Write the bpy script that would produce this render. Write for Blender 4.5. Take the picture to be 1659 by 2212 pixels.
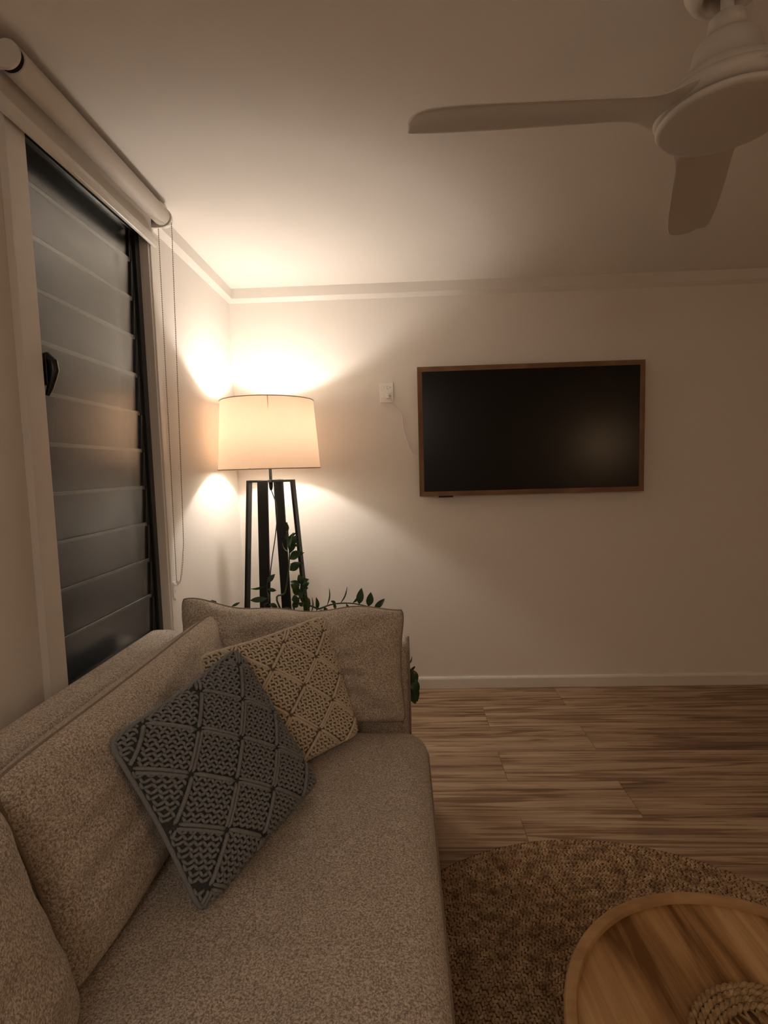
import bpy, math, random
import numpy as np
from mathutils import Vector, Matrix
random.seed(7); rng = np.random.default_rng(7)
for o in list(bpy.data.objects): bpy.data.objects.remove(o)
S = bpy.context.scene; COL = S.collection
PI = math.pi

# ---------------------------------------------------------------- camera, world, exposure
EYE = 1.347
yaw, pitch, roll = 0.03464355, -0.08351309, -0.02721739
fwd = Vector((-math.sin(yaw)*math.cos(pitch), math.cos(yaw)*math.cos(pitch), math.sin(pitch)))
rt = Vector((math.cos(yaw), math.sin(yaw), 0)); up0 = rt.cross(fwd)
r_ = rt*math.cos(roll) + up0*math.sin(roll); u_ = -rt*math.sin(roll) + up0*math.cos(roll)
cam = bpy.data.objects.new('camera', bpy.data.cameras.new('camera')); COL.objects.link(cam)
cam.matrix_world = Matrix(((r_.x, u_.x, -fwd.x, 0), (r_.y, u_.y, -fwd.y, 0), (r_.z, u_.z, -fwd.z, EYE), (0, 0, 0, 1)))
cam.data.sensor_fit = 'VERTICAL'; cam.data.sensor_height = 36; cam.data.sensor_width = 27
cam.data.lens = 1138.4556*36/2212; cam.data.clip_start = 0.02
S.camera = cam
W = bpy.data.worlds.new('night'); S.world = W; W.use_nodes = True
W.node_tree.nodes['Background'].inputs[0].default_value = (0.010, 0.013, 0.016, 1)
W.node_tree.nodes['Background'].inputs[1].default_value = 0.05
S.view_settings.view_transform = 'Standard'; S.view_settings.look = 'None'
S.view_settings.gamma = 1; S.view_settings.use_curve_mapping = False
S.view_settings.exposure = 2.85
BULB = 55.0            # emission of the floor lamp's bulb
BULB_COL = (1.0, 0.925, 0.85)
PENDANT = 3.6          # the pendant further back in the room
FILL_LANTERN = 0.80         # added fill lamp, an unseen paper lantern behind the camera

# ---------------------------------------------------------------- materials
def new_mat(name):
    m = bpy.data.materials.new(name); m.use_nodes = True
    return m, m.node_tree.nodes, m.node_tree.links, m.node_tree.nodes['Principled BSDF']
def mat(name, col, rough=0.5, spec=0.5, metal=0.0, bump=0.0, bscale=60, var=0.0, vscale=20):
    m, n, l, b = new_mat(name)
    b.inputs['Base Color'].default_value = (*col, 1); b.inputs['Roughness'].default_value = rough
    b.inputs['Metallic'].default_value = metal; b.inputs['Specular IOR Level'].default_value = spec
    tc = n.new('ShaderNodeTexCoord')
    if var:
        t = n.new('ShaderNodeTexNoise'); t.inputs['Scale'].default_value = vscale; t.inputs['Detail'].default_value = 5
        l.new(tc.outputs['Object'], t.inputs['Vector'])
        mx = n.new('ShaderNodeMix'); mx.data_type = 'RGBA'
        mx.inputs[6].default_value = (*[c*(1-var) for c in col], 1); mx.inputs[7].default_value = (*[min(1, c*(1+var)) for c in col], 1)
        l.new(t.outputs['Fac'], mx.inputs[0]); l.new(mx.outputs[2], b.inputs['Base Color'])
    if bump:
        t = n.new('ShaderNodeTexNoise'); t.inputs['Scale'].default_value = bscale; t.inputs['Detail'].default_value = 4
        l.new(tc.outputs['Object'], t.inputs['Vector'])
        bp = n.new('ShaderNodeBump'); bp.inputs['Strength'].default_value = bump; bp.inputs['Distance'].default_value = 0.002
        l.new(t.outputs['Fac'], bp.inputs['Height']); l.new(bp.outputs['Normal'], b.inputs['Normal'])
    return m
def ramp(n, stops):
    r = n.new('ShaderNodeValToRGB'); e = r.color_ramp.elements
    while len(e) < len(stops): e.new(0.5)
    for i, (p, c) in enumerate(stops): e[i].position = p; e[i].color = (*c, 1)
    return r
def mathn(n, l, op, a, b=None, c=None):
    x = n.new('ShaderNodeMath'); x.operation = op
    for i, v in enumerate((a, b, c)):
        if v is None: continue
        if isinstance(v, (int, float)): x.inputs[i].default_value = v
        else: l.new(v, x.inputs[i])
    return x.outputs[0]

def fabric_mat(name, dark, light, stretch=(1, 1, 1)):
    """chenille upholstery: thick slubby weave of lighter and darker yarn"""
    m, n, l, b = new_mat(name)
    b.inputs['Roughness'].default_value = 0.9; b.inputs['Specular IOR Level'].default_value = 0.15
    b.inputs['Sheen Weight'].default_value = 0.15; b.inputs['Sheen Roughness'].default_value = 0.6
    tc = n.new('ShaderNodeTexCoord'); mp = n.new('ShaderNodeMapping'); mp.inputs['Scale'].default_value = stretch
    l.new(tc.outputs['Object'], mp.inputs['Vector'])
    a = n.new('ShaderNodeTexNoise'); a.inputs['Scale'].default_value = 260; a.inputs['Detail'].default_value = 3; a.inputs['Roughness'].default_value = 0.7
    a.inputs['Distortion'].default_value = 0.6
    v = n.new('ShaderNodeTexVoronoi'); v.inputs['Scale'].default_value = 330
    big = n.new('ShaderNodeTexNoise'); big.inputs['Scale'].default_value = 18; big.inputs['Detail'].default_value = 4
    for t in (a, v, big): l.new(mp.outputs[0], t.inputs['Vector'])
    rp = ramp(n, [(0.40, dark), (0.60, light)])
    l.new(a.outputs['Fac'], rp.inputs[0])
    mx = n.new('ShaderNodeMix'); mx.data_type = 'RGBA'; mx.blend_type = 'MULTIPLY'; mx.inputs[0].default_value = 0.35
    l.new(rp.outputs[0], mx.inputs[6]); l.new(big.outputs['Fac'], mx.inputs[7]); 
    g = ramp(n, [(0.3, (0.75,)*3), (0.7, (1.0,)*3)]); l.new(big.outputs['Fac'], g.inputs[0]); l.new(g.outputs[0], mx.inputs[7])
    l.new(mx.outputs[2], b.inputs['Base Color'])
    h = mathn(n, l, 'SUBTRACT', a.outputs['Fac'], mathn(n, l, 'MULTIPLY', v.outputs['Distance'], 0.5))
    bp = n.new('ShaderNodeBump'); bp.inputs['Strength'].default_value = 0.75; bp.inputs['Distance'].default_value = 0.003
    l.new(h, bp.inputs['Height']); l.new(bp.outputs['Normal'], b.inputs['Normal'])
    return m

def wood_mat(name, cols, angle=0.0, scale=(1, 1), rough=0.4, ringscale=3.0, contrast=(0.3, 0.7)):
    m, n, l, b = new_mat(name)
    b.inputs['Roughness'].default_value = rough; b.inputs['Specular IOR Level'].default_value = 0.35
    tc = n.new('ShaderNodeTexCoord'); mp = n.new('ShaderNodeMapping')
    mp.inputs['Rotation'].default_value = (0, 0, angle); l.new(tc.outputs['Object'], mp.inputs['Vector'])
    m2 = n.new('ShaderNodeMapping'); m2.inputs['Scale'].default_value = (scale[0], scale[1], 1); l.new(mp.outputs[0], m2.inputs['Vector'])
    a = n.new('ShaderNodeTexNoise'); a.inputs['Scale'].default_value = ringscale; a.inputs['Detail'].default_value = 7; a.inputs['Distortion'].default_value = 0.5
    l.new(m2.outputs[0], a.inputs['Vector'])
    m3 = n.new('ShaderNodeMapping'); m3.inputs['Scale'].default_value = (scale[0]*1.2, scale[1]*7, 1); l.new(mp.outputs[0], m3.inputs['Vector'])
    f = n.new('ShaderNodeTexNoise'); f.inputs['Scale'].default_value = ringscale; f.inputs['Detail'].default_value = 5
    l.new(m3.outputs[0], f.inputs['Vector'])
    k = mathn(n, l, 'ADD', mathn(n, l, 'MULTIPLY', a.outputs['Fac'], 0.72), mathn(n, l, 'MULTIPLY', f.outputs['Fac'], 0.28))
    rp = ramp(n, [(contrast[0], cols[0]), (0.5, cols[1]), (contrast[1], cols[2])]); l.new(k, rp.inputs[0])
    l.new(rp.outputs[0], b.inputs['Base Color'])
    bp = n.new('ShaderNodeBump'); bp.inputs['Strength'].default_value = 0.12; bp.inputs['Distance'].default_value = 0.001
    l.new(f.outputs['Fac'], bp.inputs['Height']); l.new(bp.outputs['Normal'], b.inputs['Normal'])
    return m

def plank_mat():
    """laminate boards running along X, 0.236 m wide, end joints staggered"""
    m, n, l, b = new_mat('plank_floor'); b.inputs['Specular IOR Level'].default_value = 0.35
    tc = n.new('ShaderNodeTexCoord'); sp = n.new('ShaderNodeSeparateXYZ'); l.new(tc.outputs['Object'], sp.inputs[0])
    X, Y = sp.outputs[0], sp.outputs[1]
    ry = mathn(n, l, 'DIVIDE', mathn(n, l, 'SUBTRACT', 3.105, Y), 0.2365)
    row = mathn(n, l, 'FLOOR', ry); fy = mathn(n, l, 'FRACT', ry)
    odd = mathn(n, l, 'FLOORED_MODULO', row, 2.0)
    xo = mathn(n, l, 'SUBTRACT', X, mathn(n, l, 'SUBTRACT', 0.885, mathn(n, l, 'MULTIPLY', odd, 0.463)))
    px = mathn(n, l, 'DIVIDE', xo, 1.852)
    col = mathn(n, l, 'FLOOR', px); fx = mathn(n, l, 'FRACT', px)
    wn = n.new('ShaderNodeTexWhiteNoise'); wn.noise_dimensions = '2D'
    cb = n.new('ShaderNodeCombineXYZ'); l.new(row, cb.inputs[0]); l.new(col, cb.inputs[1]); l.new(cb.outputs[0], wn.inputs['Vector'])
    # grain: stretched noise, offset per board
    off = mathn(n, l, 'MULTIPLY', wn.outputs['Value'], 37.0)
    def grain(sx, sy, sc, det, dist):
        c = n.new('ShaderNodeCombineXYZ')
        l.new(mathn(n, l, 'ADD', mathn(n, l, 'MULTIPLY', X, sx), off), c.inputs[0])
        l.new(mathn(n, l, 'MULTIPLY', Y, sy), c.inputs[1]); l.new(off, c.inputs[2])
        t = n.new('ShaderNodeTexNoise'); t.inputs['Scale'].default_value = sc; t.inputs['Detail'].default_value = det; t.inputs['Distortion'].default_value = dist
        l.new(c.outputs[0], t.inputs['Vector']); return t.outputs['Fac']
    g1 = grain(0.55, 9, 2.2, 8, 0.7); g2 = grain(1.5, 60, 2.0, 4, 0.2); g3 = grain(0.7, 17, 2.6, 3, 0.9)
    k = mathn(n, l, 'ADD', mathn(n, l, 'MULTIPLY', g1, 0.62), mathn(n, l, 'MULTIPLY', g2, 0.38))
    k = mathn(n, l, 'ADD', k, mathn(n, l, 'MULTIPLY', mathn(n, l, 'SUBTRACT', wn.outputs['Value'], 0.5), 0.07))
    rp = ramp(n, [(0.32, (0.17, 0.10, 0.055)), (0.44, (0.33, 0.215, 0.13)), (0.55, (0.46, 0.32, 0.20)), (0.68, (0.56, 0.41, 0.27))])
    l.new(k, rp.inputs[0])
    # fine dark streaks and knots
    lines = mathn(n, l, 'ABSOLUTE', mathn(n, l, 'SUBTRACT', mathn(n, l, 'FRACT', mathn(n, l, 'MULTIPLY', grain(0.20, 5.2, 1.5, 3, 0.2), 10.0)), 0.5))
    msk = mathn(n, l, 'MULTIPLY', mathn(n, l, 'GREATER_THAN', g1, 0.0), mathn(n, l, 'SUBTRACT', grain(1.1, 3.0, 2.0, 4, 0.5), 0.46))
    thin = mathn(n, l, 'SUBTRACT', lines, mathn(n, l, 'MULTIPLY', msk, 1.1))
    kn = n.new('ShaderNodeTexVoronoi'); kn.inputs['Scale'].default_value = 1.0; kc = n.new('ShaderNodeCombineXYZ')
    l.new(mathn(n, l, 'ADD', mathn(n, l, 'MULTIPLY', X, 2.0), off), kc.inputs[0]); l.new(mathn(n, l, 'MULTIPLY', Y, 5.2), kc.inputs[1]); l.new(kc.outputs[0], kn.inputs['Vector'])
    knot = mathn(n, l, 'MULTIPLY', mathn(n, l, 'SUBTRACT', 0.07, kn.outputs['Distance']), 4.0); knot = mathn(n, l, 'MAXIMUM', knot, 0.0)
    thin = mathn(n, l, 'SUBTRACT', thin, knot)
    g3b = mathn(n, l, 'MULTIPLY', mathn(n, l, 'SUBTRACT', g3, 0.30), 1.6)
    thin = mathn(n, l, 'MINIMUM', thin, mathn(n, l, 'MAXIMUM', g3b, -1.0))
    st = ramp(n, [(0.0, (0.26, 0.17, 0.11)), (0.06, (0.55, 0.44, 0.36)), (0.16, (1, 1, 1))]); l.new(thin, st.inputs[0])
    mx = n.new('ShaderNodeMix'); mx.data_type = 'RGBA'; mx.blend_type = 'MULTIPLY'; mx.inputs[0].default_value = 0.62
    l.new(rp.outputs[0], mx.inputs[6]); l.new(st.outputs[0], mx.inputs[7])
    gap = mathn(n, l, 'MAXIMUM', mathn(n, l, 'LESS_THAN', fy, 0.010), mathn(n, l, 'LESS_THAN', fx, 0.0013))
    m2 = n.new('ShaderNodeMix'); m2.data_type = 'RGBA'; l.new(mathn(n, l, 'MULTIPLY', gap, 0.7), m2.inputs[0])
    l.new(mx.outputs[2], m2.inputs[6]); m2.inputs[7].default_value = (0.07, 0.04, 0.022, 1)
    l.new(m2.outputs[2], b.inputs['Base Color'])
    l.new(mathn(n, l, 'ADD', mathn(n, l, 'MULTIPLY', g2, 0.2), 0.38), b.inputs['Roughness'])
    bp = n.new('ShaderNodeBump'); bp.inputs['Strength'].default_value = 0.25; bp.inputs['Distance'].default_value = 0.001
    l.new(mathn(n, l, 'SUBTRACT', g2, gap), bp.inputs['Height']); l.new(bp.outputs['Normal'], b.inputs['Normal'])
    return m

M = {}
M['wall'] = mat('wall_paint', (0.84, 0.785, 0.725), 0.75, 0.25, bump=0.05, bscale=180)
M['ceiling'] = mat('ceiling_paint', (0.87, 0.82, 0.76), 0.85, 0.2, bump=0.04, bscale=120)
M['trim'] = mat('trim_gloss', (0.80, 0.75, 0.69), 0.35, 0.5, bump=0.02)
M['floor'] = plank_mat()
M['fabric'] = fabric_mat('sofa_chenille', (0.35, 0.28, 0.215), (0.92, 0.82, 0.70))
M['piping'] = mat('piping_fabric', (0.34, 0.275, 0.215), 0.9, 0.1, bump=0.8, bscale=420, var=0.35, vscale=260)
M['beige'] = mat('cream_cotton_cord', (0.78, 0.68, 0.54), 0.85, 0.15, bump=0.7, bscale=420, var=0.10, vscale=90)
M['grey'] = mat('slate_cotton_cord', (0.28, 0.295, 0.305), 0.85, 0.15, bump=0.7, bscale=420, var=0.14, vscale=90)
M['beige_back'] = mat('cream_cotton_backing', (0.22, 0.17, 0.12), 0.9, 0.1, bump=0.8, bscale=300)
M['grey_back'] = mat('slate_cotton_backing', (0.07, 0.072, 0.074), 0.9, 0.1, bump=0.8, bscale=300)
M['black_wood'] = mat('black_painted_wood', (0.009, 0.0075, 0.0065), 0.5, 0.25, bump=0.1, bscale=40, var=0.2, vscale=30)
M['black_metal'] = mat('black_metal', (0.012, 0.011, 0.010), 0.5, 0.25, bump=0.02)
M['matt_black'] = mat('matt_black_steel', (0.010, 0.009, 0.008), 0.85, 0.08, bump=0.02)
M['black_cable'] = mat('black_cable', (0.015, 0.014, 0.013), 0.5, 0.4, bump=0.02)
M['alu'] = mat('dark_aluminium', (0.016, 0.018, 0.017), 0.28, 0.5, bump=0.03, bscale=300)
M['blind'] = mat('cream_blind_fabric', (0.70, 0.64, 0.57), 0.6, 0.3, bump=0.15, bscale=500)
M['blind_rail'] = mat('cream_powdercoat', (0.74, 0.70, 0.64), 0.3, 0.5, bump=0.02)
M['chain'] = mat('steel_bead_chain', (0.30, 0.25, 0.20), 0.35, 0.5, 0.7, bump=0.02)
M['plastic'] = mat('white_plastic', (0.90, 0.87, 0.83), 0.35, 0.5, bump=0.02)
M['slot'] = mat('dark_slot', (0.03, 0.025, 0.02), 0.7, 0.2, bump=0.02)
M['fan'] = mat('white_fan_polymer', (0.66, 0.60, 0.53), 0.42, 0.4, bump=0.02)
M['screen'] = mat('tv_screen', (0.0015, 0.0013, 0.0012), 0.24, 0.32, bump=0.004, bscale=800)
M['tvframe'] = wood_mat('tv_walnut_frame', ((0.12, 0.055, 0.022), (0.20, 0.10, 0.045), (0.28, 0.15, 0.075)), 0, (2, 20), 0.4)
M['table'] = wood_mat('mango_wood', ((0.17, 0.075, 0.022), (0.44, 0.245, 0.10), (0.64, 0.40, 0.19)), math.radians(87), (1.1, 8), 0.38, 1.6, (0.38, 0.62))
M['tablerim'] = wood_mat('mango_wood_rim', ((0.32, 0.18, 0.075), (0.48, 0.29, 0.13), (0.60, 0.38, 0.19)), 0, (9, 9), 0.45, 1.2)
M['leaf'] = mat('glossy_leaf', (0.022, 0.062, 0.016), 0.3, 0.5, bump=0.1, bscale=30, var=0.35, vscale=14)
M['stem'] = mat('green_stem', (0.045, 0.07, 0.025), 0.5, 0.4, bump=0.1, bscale=60)
M['pot'] = mat('charcoal_pot', (0.05, 0.048, 0.045), 0.6, 0.3, bump=0.2, bscale=50)
M['soil'] = mat('potting_soil', (0.03, 0.02, 0.013), 0.95, 0.1, bump=1.0, bscale=120)
M['jute_base'] = mat('jute_backing', (0.12, 0.065, 0.03), 0.9, 0.1, bump=1.0, bscale=200)

def jute_mat(name, cols, vs):
    m, n, l, b = new_mat(name); b.inputs['Roughness'].default_value = 0.65; b.inputs['Specular IOR Level'].default_value = 0.35
    tc = n.new('ShaderNodeTexCoord')
    t = n.new('ShaderNodeTexNoise'); t.inputs['Scale'].default_value = vs; t.inputs['Detail'].default_value = 6; t.inputs['Roughness'].default_value = 0.7
    l.new(tc.outputs['Object'], t.inputs['Vector']); rp = ramp(n, [(0.32, cols[0]), (0.5, cols[1]), (0.68, cols[2])])
    l.new(t.outputs['Fac'], rp.inputs[0]); l.new(rp.outputs[0], b.inputs['Base Color'])
    f = n.new('ShaderNodeTexNoise'); f.inputs['Scale'].default_value = 600; l.new(tc.outputs['Object'], f.inputs['Vector'])
    bp = n.new('ShaderNodeBump'); bp.inputs['Strength'].default_value = 0.6; bp.inputs['Distance'].default_value = 0.0015
    l.new(f.outputs['Fac'], bp.inputs['Height']); l.new(bp.outputs['Normal'], b.inputs['Normal'])
    return m
M['jute'] = jute_mat('jute_braid', ((0.16, 0.088, 0.040), (0.40, 0.255, 0.135), (0.64, 0.46, 0.28)), 30)
M['rattan'] = jute_mat('seagrass_weave', ((0.20, 0.115, 0.045), (0.40, 0.26, 0.125), (0.56, 0.39, 0.21)), 60)

def glass_mat():
    m, n, l, b = new_mat('obscure_glass')
    b.inputs['Base Color'].default_value = (0.80, 0.90, 0.86, 1); b.inputs['Transmission Weight'].default_value = 1
    b.inputs['Roughness'].default_value = 0.20; b.inputs['IOR'].default_value = 1.58
    b.inputs['Base Color'].default_value = (0.80, 0.84, 0.81, 1); b.inputs['Transmission Weight'].default_value = 0.985
    b.inputs['Coat Weight'].default_value = 0.6; b.inputs['Coat Roughness'].default_value = 0.18; b.inputs['Coat IOR'].default_value = 1.6
    tc = n.new('ShaderNodeTexCoord'); t = n.new('ShaderNodeTexNoise'); t.inputs['Scale'].default_value = 190; t.inputs['Detail'].default_value = 2
    l.new(tc.outputs['Object'], t.inputs['Vector'])
    p = n.new('ShaderNodeTexNoise'); p.inputs['Scale'].default_value = 4.5; p.inputs['Detail'].default_value = 3; l.new(tc.outputs['Object'], p.inputs['Vector'])
    rp = ramp(n, [(0.42, (0.0,)*3), (0.6, (0.5,)*3)]); l.new(p.outputs['Fac'], rp.inputs[0])
    bp = n.new('ShaderNodeBump'); bp.inputs['Distance'].default_value = 0.001
    l.new(rp.outputs[0], bp.inputs['Strength'])
    l.new(t.outputs['Fac'], bp.inputs['Height']); l.new(bp.outputs['Normal'], b.inputs['Normal'])
    return m
M['glass'] = glass_mat()
M['glass_edge'] = mat('ground_glass_edge', (0.36, 0.40, 0.37), 0.3, 0.6, bump=0.02)

def emit_mat(name, col, s):
    m, n, l, b = new_mat(name)
    b.inputs['Base Color'].default_value = (*col, 1)
    b.inputs['Emission Color'].default_value = (*col, 1); b.inputs['Emission Strength'].default_value = s
    return m
M['bulb'] = emit_mat('bulb_glass', BULB_COL, BULB)
M['lantern'] = emit_mat('fill_lantern_paper', (1.0, 0.86, 0.72), FILL_LANTERN)  # glow of the added fill lamp
M['pendant'] = emit_mat('pendant_globe', (1.0, 0.62, 0.34), PENDANT)

def shade_mat():
    m, n, l, b = new_mat('lamp_shade_linen')
    out = n['Material Output']
    tc = n.new('ShaderNodeTexCoord')
    w = n.new('ShaderNodeTexNoise'); w.inputs['Scale'].default_value = 120; w.inputs['Detail'].default_value = 4
    mp = n.new('ShaderNodeMapping'); mp.inputs['Scale'].default_value = (1, 1, 0.25); l.new(tc.outputs['Object'], mp.inputs['Vector']); l.new(mp.outputs[0], w.inputs['Vector'])
    rp = ramp(n, [(0.3, (0.70, 0.45, 0.29)), (0.7, (0.80, 0.53, 0.36))]); l.new(w.outputs['Fac'], rp.inputs[0])
    d = n.new('ShaderNodeBsdfDiffuse'); d.inputs['Color'].default_value = (0.80, 0.74, 0.64, 1)
    t = n.new('ShaderNodeBsdfTranslucent'); l.new(rp.outputs[0], t.inputs['Color'])
    mx = n.new('ShaderNodeMixShader'); mx.inputs[0].default_value = 0.155
    l.new(d.outputs[0], mx.inputs[1]); l.new(t.outputs[0], mx.inputs[2]); l.new(mx.outputs[0], out.inputs[0])
    return m
M['shade'] = shade_mat()

# ---------------------------------------------------------------- mesh helpers
class MB:
    """collects quads and triangles and links them as one mesh object"""
    def __init__(s): s.v = []; s.f = []; s.mi = []; s.n = 0; s.cur = 0
    def add(s, vs, fs):
        s.v.extend([tuple(map(float, p)) for p in vs]); s.f.extend([tuple(i+s.n for i in f) for f in fs]); s.mi.extend([s.cur]*len(fs)); s.n += len(vs)
    def box(s, x0, x1, y0, y1, z0, z1, mtx=None):
        vs = [Vector((x, y, z)) for x in (x0, x1) for y in (y0, y1) for z in (z0, z1)]
        if mtx: vs = [mtx @ p for p in vs]
        s.add(vs, [(0, 1, 3, 2), (4, 6, 7, 5), (0, 4, 5, 1), (2, 3, 7, 6), (0, 2, 6, 4), (1, 5, 7, 3)]); return s
    def tube(s, pts, r, k=8, cap=True, flat=None):
        pts = [Vector(p) for p in pts]; N = len(pts)
        rs = r if hasattr(r, '__len__') else [r]*N
        vs = []; ref = None
        for i, p in enumerate(pts):
            t = (pts[min(i+1, N-1)]-pts[max(i-1, 0)])
            t = t.normalized() if t.length > 1e-9 else Vector((0, 0, 1))
            if ref is None: ref = (Vector(flat) if flat is not None else (Vector((0, 0, 1)) if abs(t.z) < 0.9 else Vector((1, 0, 0))))
            a = (ref - t*ref.dot(t))
            a = a.normalized() if a.length > 1e-6 else t.orthogonal().normalized()
            ref = a; b = t.cross(a)
            for j in range(k):
                an = 2*PI*j/k; vs.append(p+(a*math.cos(an)+b*math.sin(an))*rs[i])
        fs = [(i*k+j, i*k+(j+1) % k, (i+1)*k+(j+1) % k, (i+1)*k+j) for i in range(N-1) for j in range(k)]
        if cap: fs += [tuple(range(k))[::-1], tuple((N-1)*k+j for j in range(k))]
        s.add(vs, fs); return s
    def lathe(s, prof, c=(0, 0, 0), k=48, close=False):
        vs = []; P = len(prof)
        for r, z in prof:
            for j in range(k): an = 2*PI*j/k; vs.append((c[0]+r*math.cos(an), c[1]+r*math.sin(an), c[2]+z))
        fs = [(i*k+j, i*k+(j+1) % k, (i+1)*k+(j+1) % k, (i+1)*k+j) for i in range(P-1) for j in range(k)]
        s.add(vs, fs); return s
    def grid(s, P, flip=False):
        P = np.asarray(P); a, b = P.shape[:2]
        fs = [(i*b+j, (i+1)*b+j, (i+1)*b+j+1, i*b+j+1) for i in range(a-1) for j in range(b-1)]
        if flip: fs = [f[::-1] for f in fs]
        s.add(P.reshape(-1, 3), fs); return s
    def sphere(s, c, r, k=8, m=6, sc=(1, 1, 1)):
        vs = []; 
        for i in range(m+1):
            ph = PI*i/m
            for j in range(k): an = 2*PI*j/k; vs.append((c[0]+r*sc[0]*math.sin(ph)*math.cos(an), c[1]+r*sc[1]*math.sin(ph)*math.sin(an), c[2]+r*sc[2]*math.cos(ph)))
        s.add(vs, [(i*k+j, (i+1)*k+j, (i+1)*k+(j+1) % k, i*k+(j+1) % k) for i in range(m) for j in range(k)]); return s
    def build(s, name, m, parent=None, smooth=False, bevel=0, seg=2, weld=False, sub=0):
        me = bpy.data.meshes.new(name); me.from_pydata(s.v, [], s.f)
        for mm in (m if isinstance(m, (list, tuple)) else [m]): me.materials.append(mm)
        if isinstance(m, (list, tuple)): me.polygons.foreach_set('material_index', s.mi)
        o = bpy.data.objects.new(name, me); COL.objects.link(o)
        if smooth: me.polygons.foreach_set('use_smooth', [True]*len(me.polygons))
        if weld:
            w = o.modifiers.new('weld', 'WELD'); w.merge_threshold = 0.0002
        if bevel:
            b = o.modifiers.new('bevel', 'BEVEL'); b.width = bevel; b.segments = seg; b.limit_method = 'ANGLE'
            if not smooth:
                me.polygons.foreach_set('use_smooth', [True]*len(me.polygons)); wn = o.modifiers.new('wn', 'WEIGHTED_NORMAL'); wn.keep_sharp = True
        if sub:
            q = o.modifiers.new('sub', 'SUBSURF'); q.levels = sub; q.render_levels = sub
        if parent: o.parent = parent
        me.validate(); me.update()
        return o
def box(*a): return MB().box(*a)
def thing(name, label, cat, loc=(0, 0, 0), group=None):
    o = bpy.data.objects.new(name, None); COL.objects.link(o); o.empty_display_size = 0.05
    o.location = (0, 0, 0); o['label'] = label; o['category'] = cat
    if group: o['group'] = group
    o['_at'] = loc
    return o
def rebase(o, loc):
    """put the Empty at the thing's base and keep the parts where they are"""
    bpy.context.view_layer.update()
    o.location = loc
    for c in o.children: c.matrix_parent_inverse = Matrix.Translation(Vector(loc)).inverted()
def tag(o, label, cat, group=None):
    o['label'] = label; o['category'] = cat
    if group: o['group'] = group
    return o
def struct(o, label=None):
    o['kind'] = 'structure'
    if label: o['label'] = label; 
    return o

# ---------------------------------------------------------------- room shell
D = 3.133; XL = -0.978; H = 2.40; XR = 4.6; YF = -2.3
OY0, OY1, OZ0, OZ1 = 1.418, 2.085, 0.66, 2.300           # window opening
struct(box(XL-.12, XR+.12, YF-.12, D+.12, -.12, 0).build('floor', M['floor']), 'brown wood-look plank floor')
struct(box(XL-.12, XR+.12, YF-.12, D+.12, H, H+.12).build('ceiling', M['ceiling']), 'off-white flat ceiling')
b = box(XL-.12, XR+.12, D, D+.12, 0, H); b.box(-.0365, -.0335, D-.0007, D, .065, H-.1)
struct(b.build('wall_back', M['wall']), 'off-white wall behind the lamp and television')
b = box(XL-.12, XL, YF-.12, OY0, 0, H); b.box(XL-.12, XL, OY1, D, 0, H); b.box(XL-.12, XL, OY0, OY1, 0, OZ0); b.box(XL-.12, XL, OY0, OY1, OZ1, H)
struct(b.build('wall_left', M['wall']), 'off-white wall around the louvre window')
struct(box(XR, XR+.12, YF-.12, D, 0, H).build('wall_right', M['wall']))
struct(box(XL, XR, YF-.12, YF, 0, H).build('wall_front', M['wall']))
# baseboards with a rounded top edge
b = MB()
def base_prof(b, a, c, n, h=.068, t=.016):
    a = Vector(a); c = Vector(c); n = Vector(n)
    pr = [(0, 0), (t, 0), (t, h-.012), (t-.003, h-.004), (t-.008, h), (0, h)]
    for p0, p1 in zip(pr, pr[1:]):
        b.add([a+n*p0[0]+Vector((0, 0, p0[1])), c+n*p0[0]+Vector((0, 0, p0[1])), c+n*p1[0]+Vector((0, 0, p1[1])), a+n*p1[0]+Vector((0, 0, p1[1]))], [(0, 1, 2, 3)])
base_prof(b, (XL, D, 0), (XR, D, 0), (0, -1, 0)); struct(b.build('baseboard_back', M['trim']))
b = MB(); base_prof(b, (XL, YF, 0), (XL, D-.016, 0), (1, 0, 0)); struct(b.build('baseboard_left', M['trim']))
# cornice: square fascia with a splayed bottom edge
def cornice(b, a, c, n, h0=.075, t=.024, k=0.0):
    a = Vector(a); c = Vector(c); n = Vector(n)
    pr = [(t, 0), (t, -h0+.019), (0.0, -h0-.002)]
    for p0, p1 in zip(pr, pr[1:]):
        b.add([a+n*p0[0]+Vector((0, 0, p0[1])), c+n*p0[0]+Vector((0, 0, p0[1])), c+n*p1[0]+Vector((0, 0, p1[1])), a+n*p1[0]+Vector((0, 0, p1[1]))], [(0, 1, 2, 3)])
b = MB(); cornice(b, (XL, D, H), (XR, D, H), (0, -1, 0)); struct(b.build('trim_1', M['trim']), 'white cornice along the back wall')
b = MB(); cornice(b, (XL, 2.16, H), (XL, D, H), (1, 0, 0)); cornice(b, (XL, YF, H), (XL, 1.26, H), (1, 0, 0)); b.box(XL, XL+.024, 1.26, 2.16, H-.06, H)
struct(b.build('trim_2', M['trim']), 'white cornice along the window wall')

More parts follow.
